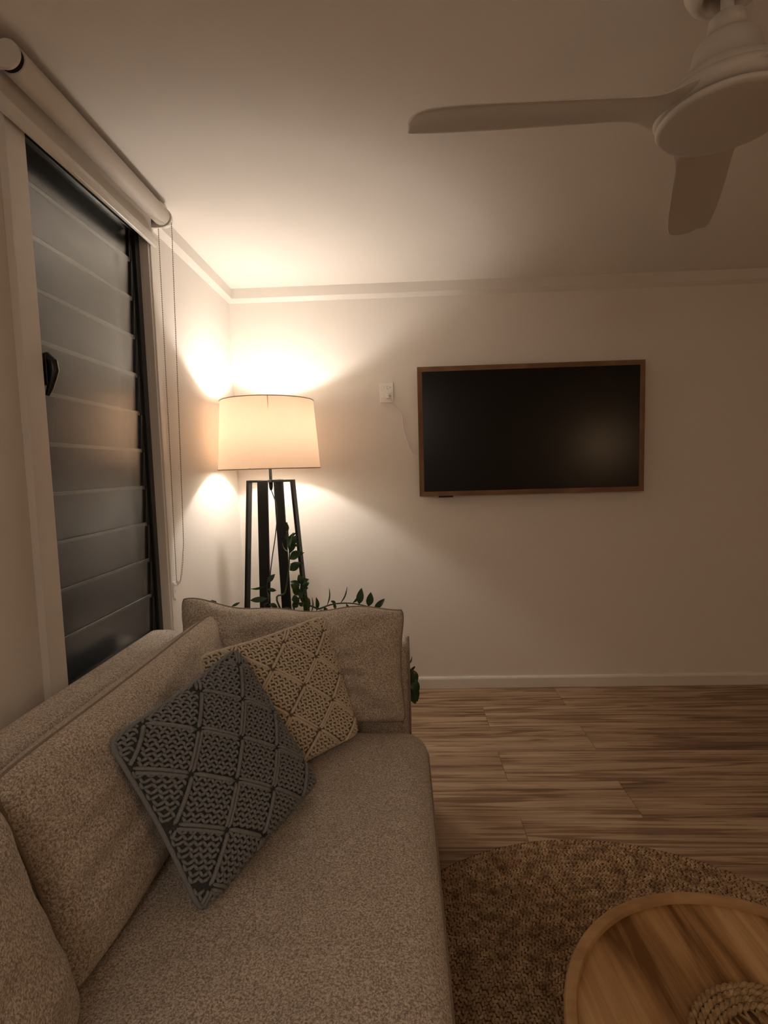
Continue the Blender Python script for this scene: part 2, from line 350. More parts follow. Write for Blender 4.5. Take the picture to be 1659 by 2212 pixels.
# ---------------------------------------------------------------- louvre window
win = bpy.data.objects.new('window_1', None); COL.objects.link(win); win['kind'] = 'structure'; win['label'] = 'tall black louvre window with obscure glass blades'
AX = -0.957                                              # front of the architrave
b = box(XL, AX, 1.345, 1.418, .60, 2.372); b.box(XL, AX, 2.085, 2.143, .60, 2.372); b.box(XL, AX, 1.418, 2.085, 2.30, 2.372); b.box(XL, AX, 1.418, 2.085, .60, .66)
b.box(XL, AX+.004, 2.098, 2.108, .60, 2.33)
b.build('window_architrave', M['trim'], win, bevel=.0015)
b = box(XL-.12, XL+.001, 1.412, 1.4185, .66, 2.30); b.box(XL-.12, XL+.001, 2.0845, 2.09, .66, 2.30); b.box(XL-.12, XL+.001, 1.418, 2.085, 2.297, 2.31); b.box(XL-.12, XL+.001, 1.418, 2.085, .65, .665)
b.build('window_reveal', M['trim'], win)
b = MB()
for (y0, y1) in ((1.4185, 1.452), (2.052, 2.0845)): b.box(-1.075, -.990, y0, y1, .665, 2.297)
for (y0, y1) in ((1.452, 1.463), (2.034, 2.052)): b.box(-1.06, -1.000, y0, y1, .665, 2.297)
b.box(-1.03, -1.008, 2.020, 2.034, .70, 2.27)
b.box(-1.075, -.990, 1.4185, 2.0845, .665, .716); b.box(-1.075, -.990, 1.4185, 2.0845, 2.262, 2.297)
b.box(-1.03, -1.0, 1.452, 2.05, .716, .728)
b.build('window_frame', M['alu'], win, bevel=.002)
pitchz = .1428
for i in range(11):
    z0 = .722 + i*pitchz
    hgt = pitchz+.010
    mt = Matrix.Translation((-1.012, 0, z0)) @ Matrix.Rotation(math.radians(3.2), 4, 'Y')
    if z0+hgt > 2.275: hgt = 2.272-z0
    MB().box(-.003, .003, 1.470, 2.026, 0, hgt, mt).build('louvre_blade', M['glass'], win, bevel=.0008)
    gb = win.children[-1] if False else [c for c in bpy.data.objects if c.name.startswith('louvre_blade')][-1]
    gb.data.materials.append(M['glass_edge'])
    for pf_ in gb.data.polygons:
        if abs(pf_.normal.z) > .9: pf_.material_index = 1
    b = MB(); 
    for yy in (1.462, 2.020): b.box(-.010, .010, yy, yy+.010, .004, min(hgt, pitchz)-.004, mt)
    b.build('blade_clip', M['alu'], win, bevel=.001)
# lever handle
pr = []
b = MB()
prof = [(-.985, 1.676, .010), (-.968, 1.680, .012), (-.952, 1.664, .013), (-.950, 1.640, .013), (-.957, 1.615, .011), (-.966, 1.590, .009), (-.975, 1.572, .006)]
b.tube([(x, 1.452, z) for x, z, r in prof], [r for x, z, r in prof], 10)
b.box(-.995, -.962, 1.438, 1.458, 1.60, 1.68)
b.build('window_handle', M['alu'], win, smooth=False, bevel=.002)

# ---------------------------------------------------------------- roller blind
bl = thing('roller_blind', 'cream roller blind wound up above the louvre window', 'blind')
RX, RZ, RR = -.908, 2.345, .034
def cyl_y(b, x, z, r, y0, y1, k=40):
    b.tube([(x, y0, z), (x, y1, z)], r, k)
b = MB(); cyl_y(b, RX, RZ, RR, 1.320, 2.108); o = b.build('fabric_roll', M['blind'], bl, smooth=True); o.data.set_sharp_from_angle(angle=math.radians(40))
b = MB(); nseg = 14
P0 = []
for y in (1.318, 2.100):
    row = []
    for i in range(nseg+1):
        a = PI + i/nseg*0.0
        t = i/nseg
        row.append((RX-RR+.002-.006*math.sin(t*PI), y, RZ+.01-t*(RZ+.01-2.262)))
    P0.append(row)
P1 = [[(x-.0012, y, z) for x, y, z in row] for row in P0]
b.grid(P0, True); b.grid(P1)
b.build('blind_fabric', M['blind'], bl, smooth=True)
b = MB()                                                  # teardrop bottom rail
pf = [(-.012, .018), (-.013, 0), (-.011, -.012), (-.004, -.019), (.004, -.016), (.011, -.004), (.010, .008), (.004, .016), (-.004, .020)]
ra = [(RX-RR+.004+px*1.2, 1.308, 2.250+pz*1.2) for px, pz in pf]; rb = [(x, 2.112, z) for x, y, z in ra]; k = len(pf)
b.add(ra+rb, [(i, (i+1) % k, k+(i+1) % k, k+i) for i in range(k)]+[tuple(range(k))[::-1], tuple(range(k, 2*k))])
b.build('bottom_rail', M['blind_rail'], bl, bevel=.002)
b = MB(); cyl_y(b, RX, RZ, RR-.001, 1.298, 1.307); b.box(XL, RX, 1.300, 1.305, 2.312, 2.378); b.build('bracket', M['blind_rail'], bl, bevel=.001)
MB().tube([(RX, 1.307, RZ), (RX, 1.320, RZ)], RR-.004, 32).build('tube_end', M['slot'], bl); MB().tube([(RX, 2.108, RZ), (RX, 2.116, RZ)], RR-.006, 32).build('tube_end', M['slot'], bl)
b = MB(); cyl_y(b, RX, RZ, RR+.002, 2.116, 2.126); b.box(XL, RX, 2.118, 2.126, 2.308, 2.385); b.box(RX-.03, RX+.008, 2.09, 2.15, 2.383, 2.396); b.build('bracket', M['blind_rail'], bl, bevel=.001)
b = MB(); cyl_y(b, RX, RZ, RR-.002, 2.126, 2.144); b.build('chain_wheel', M['plastic'], bl, bevel=.002)
# ball chain: two strands meeting at the hook
ch = []
yb = 2.136
hook = (-.942, 2.128, .893)
def lerp(a, b, t): return tuple(a[i]+(b[i]-a[i])*t for i in range(3))
A0 = (-.934, yb, 2.335); B0 = (-.880, yb, 2.335)
path = []
for i in range(60): path.append(lerp(A0, (-.944, 2.130, .905), i/59))
low = [(-.944, 2.130, .893), (-.940, 2.131, .886), (-.934, 2.132, .890), (-.930, 2.133, .900), (-.922, 2.134, .93), (-.915, 2.135, .98), (-.908, 2.135, 1.06), (-.905, 2.136, 1.16)]
path += low
for i in range(1, 60): path.append(lerp(low[-1], B0, i/59))
for i in range(7):
    a = i/6*PI; path.append((-.907+.027*math.cos(a), yb, 2.335+.027*math.sin(a)))
pts = np.array(path); dd = np.r_[0, np.cumsum(np.linalg.norm(np.diff(pts, axis=0), axis=1))]
b = MB()
for s_ in np.arange(0, dd[-1], .0072):
    c = [np.interp(s_, dd, pts[:, i]) for i in range(3)]; b.sphere(c, .0024, 6, 4)
b.tube(path[::3]+[path[-1]], .0006, 4)
b.build('bead_chain', M['chain'], bl, smooth=True)
b = MB(); b.box(AX, AX+.006, 2.112, 2.136, .835, .900); b.tube([(AX+.004, 2.124, .888), (AX+.018, 2.126, .884), (AX+.022, 2.127, .893), (AX+.020, 2.127, .902)], .0035, 8)
b.tube([(AX+.004, 2.117, .845), (AX+.010, 2.131, .866)], .0015, 6)
b.sphere((AX+.006, 2.124, .826), .005, 8, 6); b.build('cord_cleat', M['plastic'], bl, bevel=.001)
rebase(bl, (-.94, 1.7, 2.30))

# ---------------------------------------------------------------- ceiling fan
FX, FY = .705, 1.21
fan = thing('ceiling_fan', 'white three-blade ceiling fan hanging from the ceiling', 'fan')
def lathe_obj(name, prof, m, parent, c=(FX, FY, 0), k=64, **kw): return MB().lathe(prof, c, k).build(name, m, parent, smooth=True, **kw)
lathe_obj('canopy', [(.001, 2.3995), (.088, 2.3995), (.087, 2.37), (.080, 2.335), (.070, 2.315), (.058, 2.3065), (.050, 2.305), (.046, 2.309), (.042, 2.320), (.040, 2.34), (.001, 2.345)], M['fan'], fan)
MB().box(FX-.030, FX-.008, FY-.012, FY+.012, 2.314, 2.34).build('hanger_bracket', M['black_metal'], fan)
lathe_obj('downrod', [(.001, 2.345), (.0125, 2.345), (.0125, 2.235), (.001, 2.235)], M['fan'], fan, k=32)
o = lathe_obj('motor_housing', [(.001, 2.270), (.026, 2.270), (.034, 2.264), (.037, 2.245), (.037, 2.226), (.052, 2.221), (.062, 2.208), (.067, 2.185), (.070, 2.162), (.088, 2.150), (.107, 2.135), (.120, 2.114), (.124, 2.098), (.001, 2.098)], M['fan'], fan)
lathe_obj('trim_disc', [(.001, 2.076), (.120, 2.076), (.128, 2.073), (.1325, 2.068), (.130, 2.062), (.122, 2.059), (.06, 2.0575), (.001, 2.057)], M['fan'], fan)
lathe_obj('rotor_hub', [(.001, 2.128), (.095, 2.126), (.120, 2.116), (.134, 2.102), (.137, 2.088), (.126, 2.0785), (.001, 2.0785)], M['fan'], fan)
MB().box(FX-.0009, FX+.0009, FY-.1385, FY-.137, 2.086, 2.108).build('seam_line', M['slot'], fan)
def fan_blade(ang):
    # outline: r, leading (ccw) side s, trailing (cw) side s
    R = [.085, .11, .135, .16, .19, .23, .29, .36, .45, .54, .60, .635, .655, .667, .672]
    CC = [.097, .092, .086, .082, .080, .0795, .079, .0785, .077, .074, .069, .060, .046, .022, -.004]
    CW = [-.097, -.091, -.076, -.060, -.054, -.053, -.055, -.058, -.060, -.060, -.058, -.056, -.054, -.052, -.046]
    n = 17; top = []; bot = []
    for r, a, c in zip(R, CC, CW):
        pit = math.radians(15 - 5*min(1, (r-.1)/.55)) * min(1, max(0, (r-.10)/.07))
        rowt = []; rowb = []
        for i in range(n):
            t = i/(n-1); s = c+(a-c)*t
            camb = .010*(1-(2*t-1)**2) if r > .15 else .004
            edge = (1-abs(2*t-1)**4)**.5
            th = (.0045 if r > .2 else .0045+.006*(1-(r-.085)/.115)) * edge + .0006
            zc = 2.089 + camb*.6 - math.sin(pit)*s
            y = s*math.cos(pit)
            rowt.append((r, y, zc+th)); rowb.append((r, y, zc-th))
        top.append(rowt); bot.append(rowb)
    rot = Matrix.Translation((FX, FY, 0)) @ Matrix.Rotation(math.radians(ang), 4, 'Z')
    T = np.array([[tuple(rot @ Vector(p)) for p in row] for row in top]); B = np.array([[tuple(rot @ Vector(p)) for p in row] for row in bot])
    b = MB(); b.grid(T); b.grid(B, True)
    for side in (0, -1): b.grid(np.stack([T[:, side], B[:, side]], 0), side == -1)
    b.grid(np.stack([T[-1], B[-1]], 0)); b.grid(np.stack([T[0], B[0]], 0), True)
    o = b.build('blade', M['fan'], fan, smooth=True, weld=True, sub=1)
for a in (180, 67.5, -55): fan_blade(a)
rebase(fan, (FX, FY, 2.06))

# ---------------------------------------------------------------- wall-mounted television
tv = thing('television', 'wall-mounted black television with thin walnut frame', 'television')
TX0, TX1, TZ0, TZ1, TY = .105, 1.394, 1.174, 1.917, 3.083
b = box(TX0+.01, TX1-.01, TY+.006, TY+.030, TZ0+.01, TZ1-.01); b.build('tv_body', M['black_metal'], tv, bevel=.002)
b = MB(); w = .027
o_ = [(TX0, TZ0), (TX1, TZ0), (TX1, TZ1), (TX0, TZ1)]; i_ = [(TX0+w, TZ0+w), (TX1-w, TZ0+w), (TX1-w, TZ1-w), (TX0+w, TZ1-w)]
for j in range(4):
    k = (j+1) % 4
    vs = [(o_[j][0], TY, o_[j][1]), (o_[k][0], TY, o_[k][1]), (i_[k][0], TY+.003, i_[k][1]), (i_[j][0], TY+.003, i_[j][1])]
    vs += [(x, TY+.022, z) for x, y, z in vs]
    b.add(vs, [(0, 1, 2, 3), (0, 4, 5, 1), (3, 2, 6, 7), (4, 7, 6, 5), (1, 5, 6, 2), (0, 3, 7, 4)])
b.build('tv_frame', M['tvframe'], tv)
box(TX0+w-.001, TX1-w+.001, TY+.0045, TY+.0065, TZ0+w-.001, TZ1-w+.001).build('screen', M['screen'], tv)
box(.215, .300, TY+.004, TY+.018, TZ0-.008, TZ0).build('sensor_box', M['black_metal'], tv, bevel=.002)
box(.55, .95, TY+.030, D-.001, 1.35, 1.75).build('wall_bracket', M['black_metal'], tv)
rebase(tv, (.75, D, 1.17))

# ---------------------------------------------------------------- power outlet, charger
ol = thing('wall_outlet', 'white double power outlet on the wall between lamp and television', 'outlet')
ox, oz = -.0745, 1.7855
def rrect(b, cx, cz, w, h, y0, y1, r, mtx=None, k=5):
    pts = []
    for qx, qz, a0 in ((1, 1, 0), (-1, 1, 90), (-1, -1, 180), (1, -1, 270)):
        for i in range(k): a = math.radians(a0+90*i/(k-1)); pts.append((cx+qx*(w/2-r)+r*math.cos(a), cz+qz*(h/2-r)+r*math.sin(a)))
    n = len(pts); vs = [(x, y0, z) for x, z in pts]+[(x, y1, z) for x, z in pts]
    b.add(vs, [tuple(range(n)), tuple(range(n, 2*n))[::-1]]+[(i, n+i, n+(i+1) % n, (i+1) % n) for i in range(n)])
b = MB(); rrect(b, ox, oz, .079, .115, D-.006, D, .007); b.build('face_plate', M['plastic'], ol, bevel=.0015)
for dz in (.028, -.021):
    b = MB(); rrect(b, ox-.021, oz+dz, .0145, .0165, D-.0095, D-.006, .003); b.build('switch', M['plastic'], ol, bevel=.0012)
for dz in (.028, -.021):
    b = MB()
    for (dx, dzz, an) in ((.006, .006, 30), (.006, -.006, -30), (.021, 0, 0)):
        b.box(-.0042, .0042, D-.0064, D-.0058, -.0008, .0008, Matrix.Translation((ox+dx, 0, oz+dz+dzz)) @ Matrix.Rotation(-math.radians(an), 4, 'Y'))
    b.build('socket_slots', M['slot'], ol)
rebase(ol, (ox, D, oz-.057))
cg = thing('power_cable', 'white plug with a thin cable running from the outlet towards the television', 'cable')
b = MB(); rrect(b, ox+.006, oz-.021, .020, .030, D-.030, D-.0064, .006); b.build('plug', M['plastic'], cg, bevel=.002)
cp = [(ox+.009, D-.032, oz-.020), (ox+.020, D-.036, oz-.036), (ox+.042, D-.020, oz-.068), (.008, D-.012, 1.664), (.015, D-.008, 1.640), (.017, D-.006, 1.60), (.026, D-.005, 1.55), (.040, D-.005, 1.50), (.056, D-.006, 1.452), (.072, D-.006, 1.424), (.100, D-.008, 1.408), (.16, D-.009, 1.40)]
def spline(P, m=6):
    P = [Vector(p) for p in P]; out = []
    for i in range(len(P)-1):
        p0, p1, p2, p3 = P[max(i-1, 0)], P[i], P[i+1], P[min(i+2, len(P)-1)]
        for j in range(m):
            t = j/m; out.append(.5*((2*p1)+(p2-p0)*t+(2*p0-5*p1+4*p2-p3)*t*t+(3*p1-p0-3*p2+p3)*t**3))
    out.append(P[-1]); return out
MB().tube(spline(cp), .0023, 8).build('cord', M['plastic'], cg, smooth=True)
rebase(cg, (ox, D, oz-.06))

# ---------------------------------------------------------------- floor lamp
LX, LY = -.688, 2.76
lamp = thing('floor_lamp', 'tall black four-legged floor lamp with glowing cream drum shade', 'lamp')
rot = math.radians(-6)
zt = 1.300
for k in range(4):
    a = rot + k*PI/2
    u = Vector((math.cos(a), math.sin(a), 0)); v = Vector((-math.sin(a), math.cos(a), 0))
    Rt, Rb = .118, .205; w, t = .027, .0065
    b = MB(); vs = []
    for z, R in ((zt, Rt), (0.0, Rb)):
        for su, sv in ((-1, -1), (1, -1), (1, 1), (-1, 1)):
            p = Vector((LX, LY, z)) + u*(R+su*t) + v*(sv*w); vs.append(p)
    b.add(vs, [(0, 1, 2, 3), (7, 6, 5, 4), (0, 4, 5, 1), (1, 5, 6, 2), (2, 6, 7, 3), (3, 7, 4, 0)])
    b.build('leg', M['black_wood'], lamp, bevel=.0015)
b = MB()
for k in range(2):
    mt = Matrix.Translation((LX, LY, zt)) @ Matrix.Rotation(rot+k*PI/2, 4, 'Z'); b.box(-.122, .122, -.014, .014, -.012+.0008*k, .0008*k, mt)
b.build('top_bracket', M['black_wood'], lamp, bevel=.001)
MB().lathe([(.001, 1.245), (.006, 1.247), (.010, 1.262), (.011, 1.288), (.008, 1.29), (.008, 1.42), (.001, 1.42)], (LX, LY, 0), 24).build('stem', M['matt_black'], lamp, smooth=True)
MB().lathe([(.001, 1.42), (.016, 1.42), (.018, 1.45), (.018, 1.515), (.001, 1.515)], (LX, LY, 0), 24).build('bulb_socket', M['black_metal'], lamp, smooth=True)
MB().sphere((LX, LY, 1.548), .034, 24, 16).build('bulb', M['bulb'], lamp, smooth=True)
SH0, SH1, RB_, RT_ = 1.358, 1.708, .262, .238
prof = [(RB_+(RT_-RB_)*i/12, SH0+(SH1-SH0)*i/12) for i in range(13)]
sh = MB().lathe(prof, (LX, LY, 0), 96).build('lamp_shade', M['shade'], lamp, smooth=True)
for nm, r, z in (('shade_rim', RB_, SH0), ('shade_rim', RT_, SH1)):
    b = MB(); b.tube([(LX+r*math.cos(2*PI*i/96), LY+r*math.sin(2*PI*i/96), z) for i in range(97)], .0022, 6, cap=False); b.build(nm, M['piping'], sh, smooth=True)
b = MB(); sa = math.radians(-75.5)  # second layer inside the shade, darkens it like a shadow of the harp
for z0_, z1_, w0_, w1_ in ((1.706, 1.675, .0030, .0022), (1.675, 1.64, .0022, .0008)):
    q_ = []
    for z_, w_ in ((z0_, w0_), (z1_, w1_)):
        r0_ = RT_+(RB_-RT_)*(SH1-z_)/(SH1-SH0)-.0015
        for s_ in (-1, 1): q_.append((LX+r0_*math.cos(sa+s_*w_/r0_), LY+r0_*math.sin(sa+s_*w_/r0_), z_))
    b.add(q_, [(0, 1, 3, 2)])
b.build('harp_shadow_strip', M['shade'], sh)
b = MB()
for k in range(3):
    a = rot+.5+k*2*PI/3; b.tube([(LX+.012*math.cos(a), LY+.012*math.sin(a), 1.425), (LX+.12*math.cos(a), LY+.12*math.sin(a), 1.385), (LX+RB_*math.cos(a), LY+RB_*math.sin(a), SH0+.003)], .0018, 6)
b.build('shade_spider', M['black_metal'], sh)
b = MB(); b.tube(spline([(LX, LY, 1.247), (LX+.012, LY-.01, 1.22), (LX+.030, LY-.02, 1.165), (LX+.032, LY-.025, 1.11), (LX+.020, LY-.04, 1.0), (LX+.004, LY-.07, .88), (LX-.004, LY-.10, .75), (LX-.01, LY-.10, .4), (LX, LY-.08, .006), (LX+.1, LY+.1, .006), (LX+.1, LY+.3, .006)]), .0028, 8)
b.build('power_cord', M['black_cable'], lamp, smooth=True)
rebase(lamp, (LX, LY, 0))

# ---------------------------------------------------------------- sofa
sofa = thing('sofa', 'long beige chenille sofa along the window wall', 'sofa')
def rounded_box(name, x0, x1, y0, y1, z0, z1, r, m, parent, seg=5, crown=0.0, nx=30, ny=60):
    b = box(x0, x1, y0, y1, z0, z1)
    return b.build(name, m, parent, smooth=False, bevel=r, seg=seg)
rounded_box('back_frame', -.952, -.835, -1.2, 1.900, .05, .775, .035, M['fabric'], sofa)
rounded_box('armrest', -.950, .012, 1.925, 2.060, .05, .690, .030, M['fabric'], sofa)
b = MB(); b.tube([(.012, 1.929, .10), (.012, 1.929, .675)], .0035, 6); b.tube([(.012, 2.056, .10), (.012, 2.056, .675)], .0035, 6); b.build('arm_piping', M['piping'], sofa, smooth=True)
rounded_box('base', -.930, .050, -1.2, 1.90, .05, .27, .02, M['fabric'], sofa)
for (x, y) in ((-.88, -1.12), (.0, -1.12), (-.88, 1.98), (-.02, 1.98)): box(x-.025, x+.025, y-.025, y+.025, 0, .05).build('foot', M['black_wood'], sofa)
# seat cushion: superelliptic plan and a rounded front edge
def seat():
    X0, X1, Y0, Y1, ZT, ZB = -.83, .066, -1.15, 1.775, .450, .275
    b = MB(); nx, ny = 70, 150; rc, rz = .085, .062
    def height(x, y):
        d = min(X1-x, 9)
        dx = max(0, x-(X1-rc)); dy = max(0, y-(Y1-rc))
        e = math.hypot(dx, dy)/rc if dx > 0 and dy > 0 else max(dx, dy)/rc
        return e
    def wr(x, y): return .0022*math.sin(x*23+2*math.sin(y*5))+.0022*math.sin(y*17+x*9)+.0016*math.sin(y*31-x*19)
    xs = np.r_[np.linspace(X0, X1-rc, 40), X1-rc+rc*np.sin(np.linspace(0, 1, 16)[1:]*PI/2)]
    ys = np.r_[np.linspace(Y0, Y1-rc, 110), Y1-rc+rc*np.sin(np.linspace(0, 1, 16)[1:]*PI/2)]
    P = np.zeros((len(xs), len(ys), 3))
    for i, x in enumerate(xs):
        for j, y in enumerate(ys):
            dx, dy = max(0, (x-(X1-rc))/rc), max(0, (y-(Y1-rc))/rc)
            e = max(dx, dy); px, py = x, y
            if dx > 0 and dy > 0:            # square to round corner
                sc = e/math.hypot(dx, dy); px = X1-rc+dx*sc*rc; py = Y1-rc+dy*sc*rc
            e = min(e, 1)
            crown = .010*(1-((x+.38)/.45)**2)
            z = ZT - rz*(1-math.sqrt(max(0, 1-e*e))) + (crown + wr(x, y))*(1-e)
            P[i, j] = (px, py, z)
    b.grid(P)
    # skirt from the outline down
    rim = [P[-1, j] for j in range(len(ys))]+[P[i, -1] for i in range(len(xs)-2, -1, -1)]
    rows = np.array([rim, [(p[0]+.001, p[1], ZT-rz-.05) for p in rim], [(p[0]-.004, p[1]-.002, ZB) for p in rim]])
    b.grid(rows, False)
    o = b.build('seat_cushion', M['fabric'], sofa, smooth=True)
    pb = MB(); pb.tube([(p[0]+.0005, p[1], p[2]-.004) for p in rim[::2]], .0042, 8); pb.build('piping', M['piping'], o, smooth=True)
seat()
rebase(sofa, (-.45, .4, 0))

# ---------------------------------------------------------------- cushions
def lerpc(c, s, t): 
    return c[0]*((1-s)*(1-t))+c[1]*(s*(1-t))+c[2]*(s*t)+c[3]*((1-s)*t)
class Pillow:
    def __init__(s, corners, tf, tb, pinch=.06, p=2.4, q=.55, wrinkle=0.0, floor=None, seed=0, blunt=.035, sag=None):
        s.c = [np.array(c, float) for c in corners]      # s along 0->1, t along 0->3
        n = np.cross(s.c[1]-s.c[0], s.c[3]-s.c[0]); s.n = n/np.linalg.norm(n)
        s.tf, s.tb, s.k, s.p, s.q, s.w, s.floor, s.ph, s.blunt = tf, tb, pinch, p, q, wrinkle, floor, seed*1.7, blunt; s.sag = sag
    def pos(s, a, b, side=1, off=0.0):
        u, v = 2*a-1, 2*b-1
        u2 = u*(1-s.k*(1-v*v)); v2 = v*(1-s.k*(1-u*u))
        cf = (abs(u)*abs(v))**9; u2 *= 1-s.blunt*cf; v2 *= 1-s.blunt*cf
        P = lerpc(s.c, (u2+1)/2, (v2+1)/2)
        if s.sag: P = P + np.array([0, 0, 1.0])*s.sag(a, b)
        g = max(0, (1-abs(u)**s.p)*(1-abs(v)**s.p))**s.q
        h = (s.tf if side > 0 else s.tb)*g
        if s.w:
            e = max(abs(u), abs(v)); an = math.atan2(v, u)
            h += s.w*g**.6*(.9*math.sin(an*13+s.ph+3*e)*e**2*(1-e**6) + .5*math.sin(u*6+s.ph)*math.sin(v*4.6+1.3*s.ph) + .45*math.sin(u*13+v*5+2.2*s.ph) + .3*math.sin(v*17-u*9+s.ph))
        P = P + s.n*(side*h+off)
        if s.floor is not None and P[2] < s.floor: P = P.copy(); P[2] = s.floor+(P[2]-s.floor)*.04
        return P
    def normal(s, a, b):
        e = .004; d1 = s.pos(min(a+e, .999), b)-s.pos(max(a-e, .001), b); d2 = s.pos(a, min(b+e, .999))-s.pos(a, max(b-e, .001))
        n = np.cross(d1, d2); return n/(np.linalg.norm(n)+1e-12)
    def mesh(s, name, m, n=56, parent=None):
        tt = (1-np.cos(np.linspace(0, PI, n)))/2
        b = MB()
        b.grid([[s.pos(a, c, 1) for c in tt] for a in tt]); b.grid([[s.pos(a, c, -1) for c in tt] for a in tt], True)
        return b.build(name, m, parent, smooth=True, weld=True)
    def piping(s, m, parent, r=.0038, off=0.0):
        tt = np.linspace(0, 1, 40); ring = [s.pos(t, 0) for t in tt]+[s.pos(1, t) for t in tt[1:]]+[s.pos(1-t, 1) for t in tt[1:]]+[s.pos(0, 1-t) for t in tt[1:]]
        MB().tube(ring, r, 8, cap=False).build('piping', m, parent, smooth=True)

# large back cushion, second (nearer) back cushion, end cushion
y0, y1 = .800, 1.815
p = Pillow([(-.575, y0, .462), (-.570, y1, .462), (-.690, y1+.005, .850), (-.690, y0, .850)], .074, .180, .030, 3.4, .50, .008, .4535, 1)
o = p.mesh('sofa_cushion', M['fabric'], 72)
tag(o, 'large beige back cushion with a long seam, under the louvre window', 'cushion', 'beige sofa back cushions'); p.piping(M['piping'], o)
y0, y1 = -.24, .785
p = Pillow([(-.555, y0, .462), (-.545, y1, .462), (-.665, y1-.005, .850), (-.675, y0, .850)], .105, .170, .030, 3.2, .50, .008, .4535, 2.6)
o = p.mesh('sofa_cushion', M['fabric'], 60)
tag(o, 'beige back cushion cut off at the lower left corner of the photo', 'cushion', 'beige sofa back cushions'); p.piping(M['piping'], o)
p = Pillow([(-.815, 1.790, .462), (.000, 1.775, .458), (.002, 1.835, .848), (-.815, 1.862, .888)], .110, .075, .050, 2.7, .46, .014, .4535, 3.1, sag=lambda a, b: b**6*(.007*math.sin(a*17+.6)+.006*math.sin(a*9+1)-.010*math.sin(PI*a)+.010*a**14))
o = p.mesh('sofa_cushion', M['fabric'], 72)
tag(o, 'wide beige cushion leaning on the far armrest in front of the plant', 'cushion', 'beige sofa back cushions'); p.piping(M['piping'], o)

def capsule(b, P, r, nrm, k=6):
    n = len(P); b.tube(P, r, k, cap=True, flat=nrm)
def macrame(corners, m, mback, label, tf, tb, floor, seed, rows=60, cols=60, nV=5, nH=6, grow=1.05, ridge=.0050, rl=.0033, shift=0.0):
    """knotted-cord cushion: rows of herringbone links parted by raised cords that run along the diagonals"""
    cc = [np.array(c) for c in corners]; mid = sum(cc)/4; corners = [mid+(c-mid)*grow for c in cc]
    pl = Pillow(corners, tf, tb, .055, 2.3, .46, 0.0, floor, seed, blunt=.05)
    base = pl.mesh('throw_cushion', mback, 44)
    tag(base, label, 'cushion')
    rr = random.Random(seed)
    # diagonal coordinates: a from the left (3) to the right (1) corner, b from bottom (0) to top (2), both 0..1
    def st(a, b_): return ((a+b_-.5), (b_-a+.5))         # s, t
    def inside(s, t, e=.012): return e < s < 1-e and e < t < 1-e
    Vl = [(i+.5+shift)/nV for i in range(-1, nV+1)]; Hl = [(i+.42)/nH for i in range(nH+1)]
    def pt(a, b_, off):
        s, t = st(a, b_); s = min(max(s, .006), .994); t = min(max(t, .006), .994)
        return pl.pos(s, t) + pl.normal(min(max(s, .02), .98), min(max(t, .02), .98))*off
    slant = .05
    def va(i, b_): return Vl[i] + slant*(b_-.5)*0.0
    kb = MB()
    da = 1/cols; db = 1/rows
    for r in range(rows):
        b_ = (r+.5)*db
        for c in range(cols):
            a = (c+.5)*da + (.25*da if r % 2 else -.25*da)
            s, t = st(a, b_)
            if not inside(s, t, .001): continue
            if min(abs(a-v) for v in Vl) < .012 or min(abs(b_-h) for h in Hl) < .011: continue
            sg = 1 if c % 2 else -1
            la, lb = .66*da*(1+rr.uniform(-.12, .12)), .50*db*sg*(1+rr.uniform(-.2, .2))
            ja, jb = rr.uniform(-.06, .06)*da, rr.uniform(-.08, .08)*db
            P = []; R = []
            for q, off, rad in ((-1, -.0026, .50), (-.62, .0014, .92), (0, .0042, 1.12), (.62, .0014, .92), (1, -.0026, .50)):
                P.append(pt(a+ja+la*q, b_+jb+lb*q*(1 if abs(q) < .9 else .85), off)); R.append(rl*rad*(1+rr.uniform(-.05, .05)))
            kb.tube(P, R, 6, cap=False, flat=pl.n)
    # raised cords, cell by cell: plain or wrapped, single or doubled
    def cord(a0, b0, a1, b1, wrapped, dbl):
        L = math.hypot((a1-a0), (b1-b0)); n = 46 if wrapped else 9
        for d in ((-.0075, .0075) if dbl else (0,)):
            P = []; R = []
            for i in range(n):
                t = i/(n-1); a = a0+(a1-a0)*t; b_ = b0+(b1-b0)*t
                if abs(a1-a0) > abs(b1-b0): b_ += d*.9
                else: a += d*.9
                s, tt = st(a, b_)
                if not inside(s, tt, .008): 
                    if len(P) > 2: kb.tube(P, R, 8, flat=pl.n)
                    P = []; R = []; continue
                en = min(1, .55+8*min(t, 1-t)); wv = (1+.16*math.cos(i*PI)) if wrapped else 1
                P.append(pt(a, b_, .0048*min(1, .2+9*min(t, 1-t)))); R.append(ridge*en*wv*(.82 if dbl else 1))
            if len(P) > 2: kb.tube(P, R, 8, flat=pl.n)
    for i, v in enumerate(Vl):
        for j in range(-1, len(Hl)):
            b0 = Hl[j]+.008 if j >= 0 else 0; b1 = Hl[j+1]-.008 if j+1 < len(Hl) else 1
            cord(v-.004, b0, v+.004, b1, True, (i+j) % 2 == 0)
    for j, h in enumerate(Hl):
        for i in range(len(Vl)-1):
            cord(Vl[i]+.010, h+.003, Vl[i+1]-.010, h-.003, (i+j) % 3 == 0, (i+j) % 2 == 1)
    kb.build('knotted_cord', m, base, smooth=True)
    # plain seam band round the edge
    tt = np.linspace(.0, 1, 34)
    ring = [pl.pos(t, 0) for t in tt]+[pl.pos(1, t) for t in tt[1:]]+[pl.pos(1-t, 1) for t in tt[1:]]+[pl.pos(0, 1-t) for t in tt[1:]]
    MB().tube(ring, .0062, 8, cap=False).build('seam_edge', m, base, smooth=True)
    return base
def q3(*a): return tuple(a)
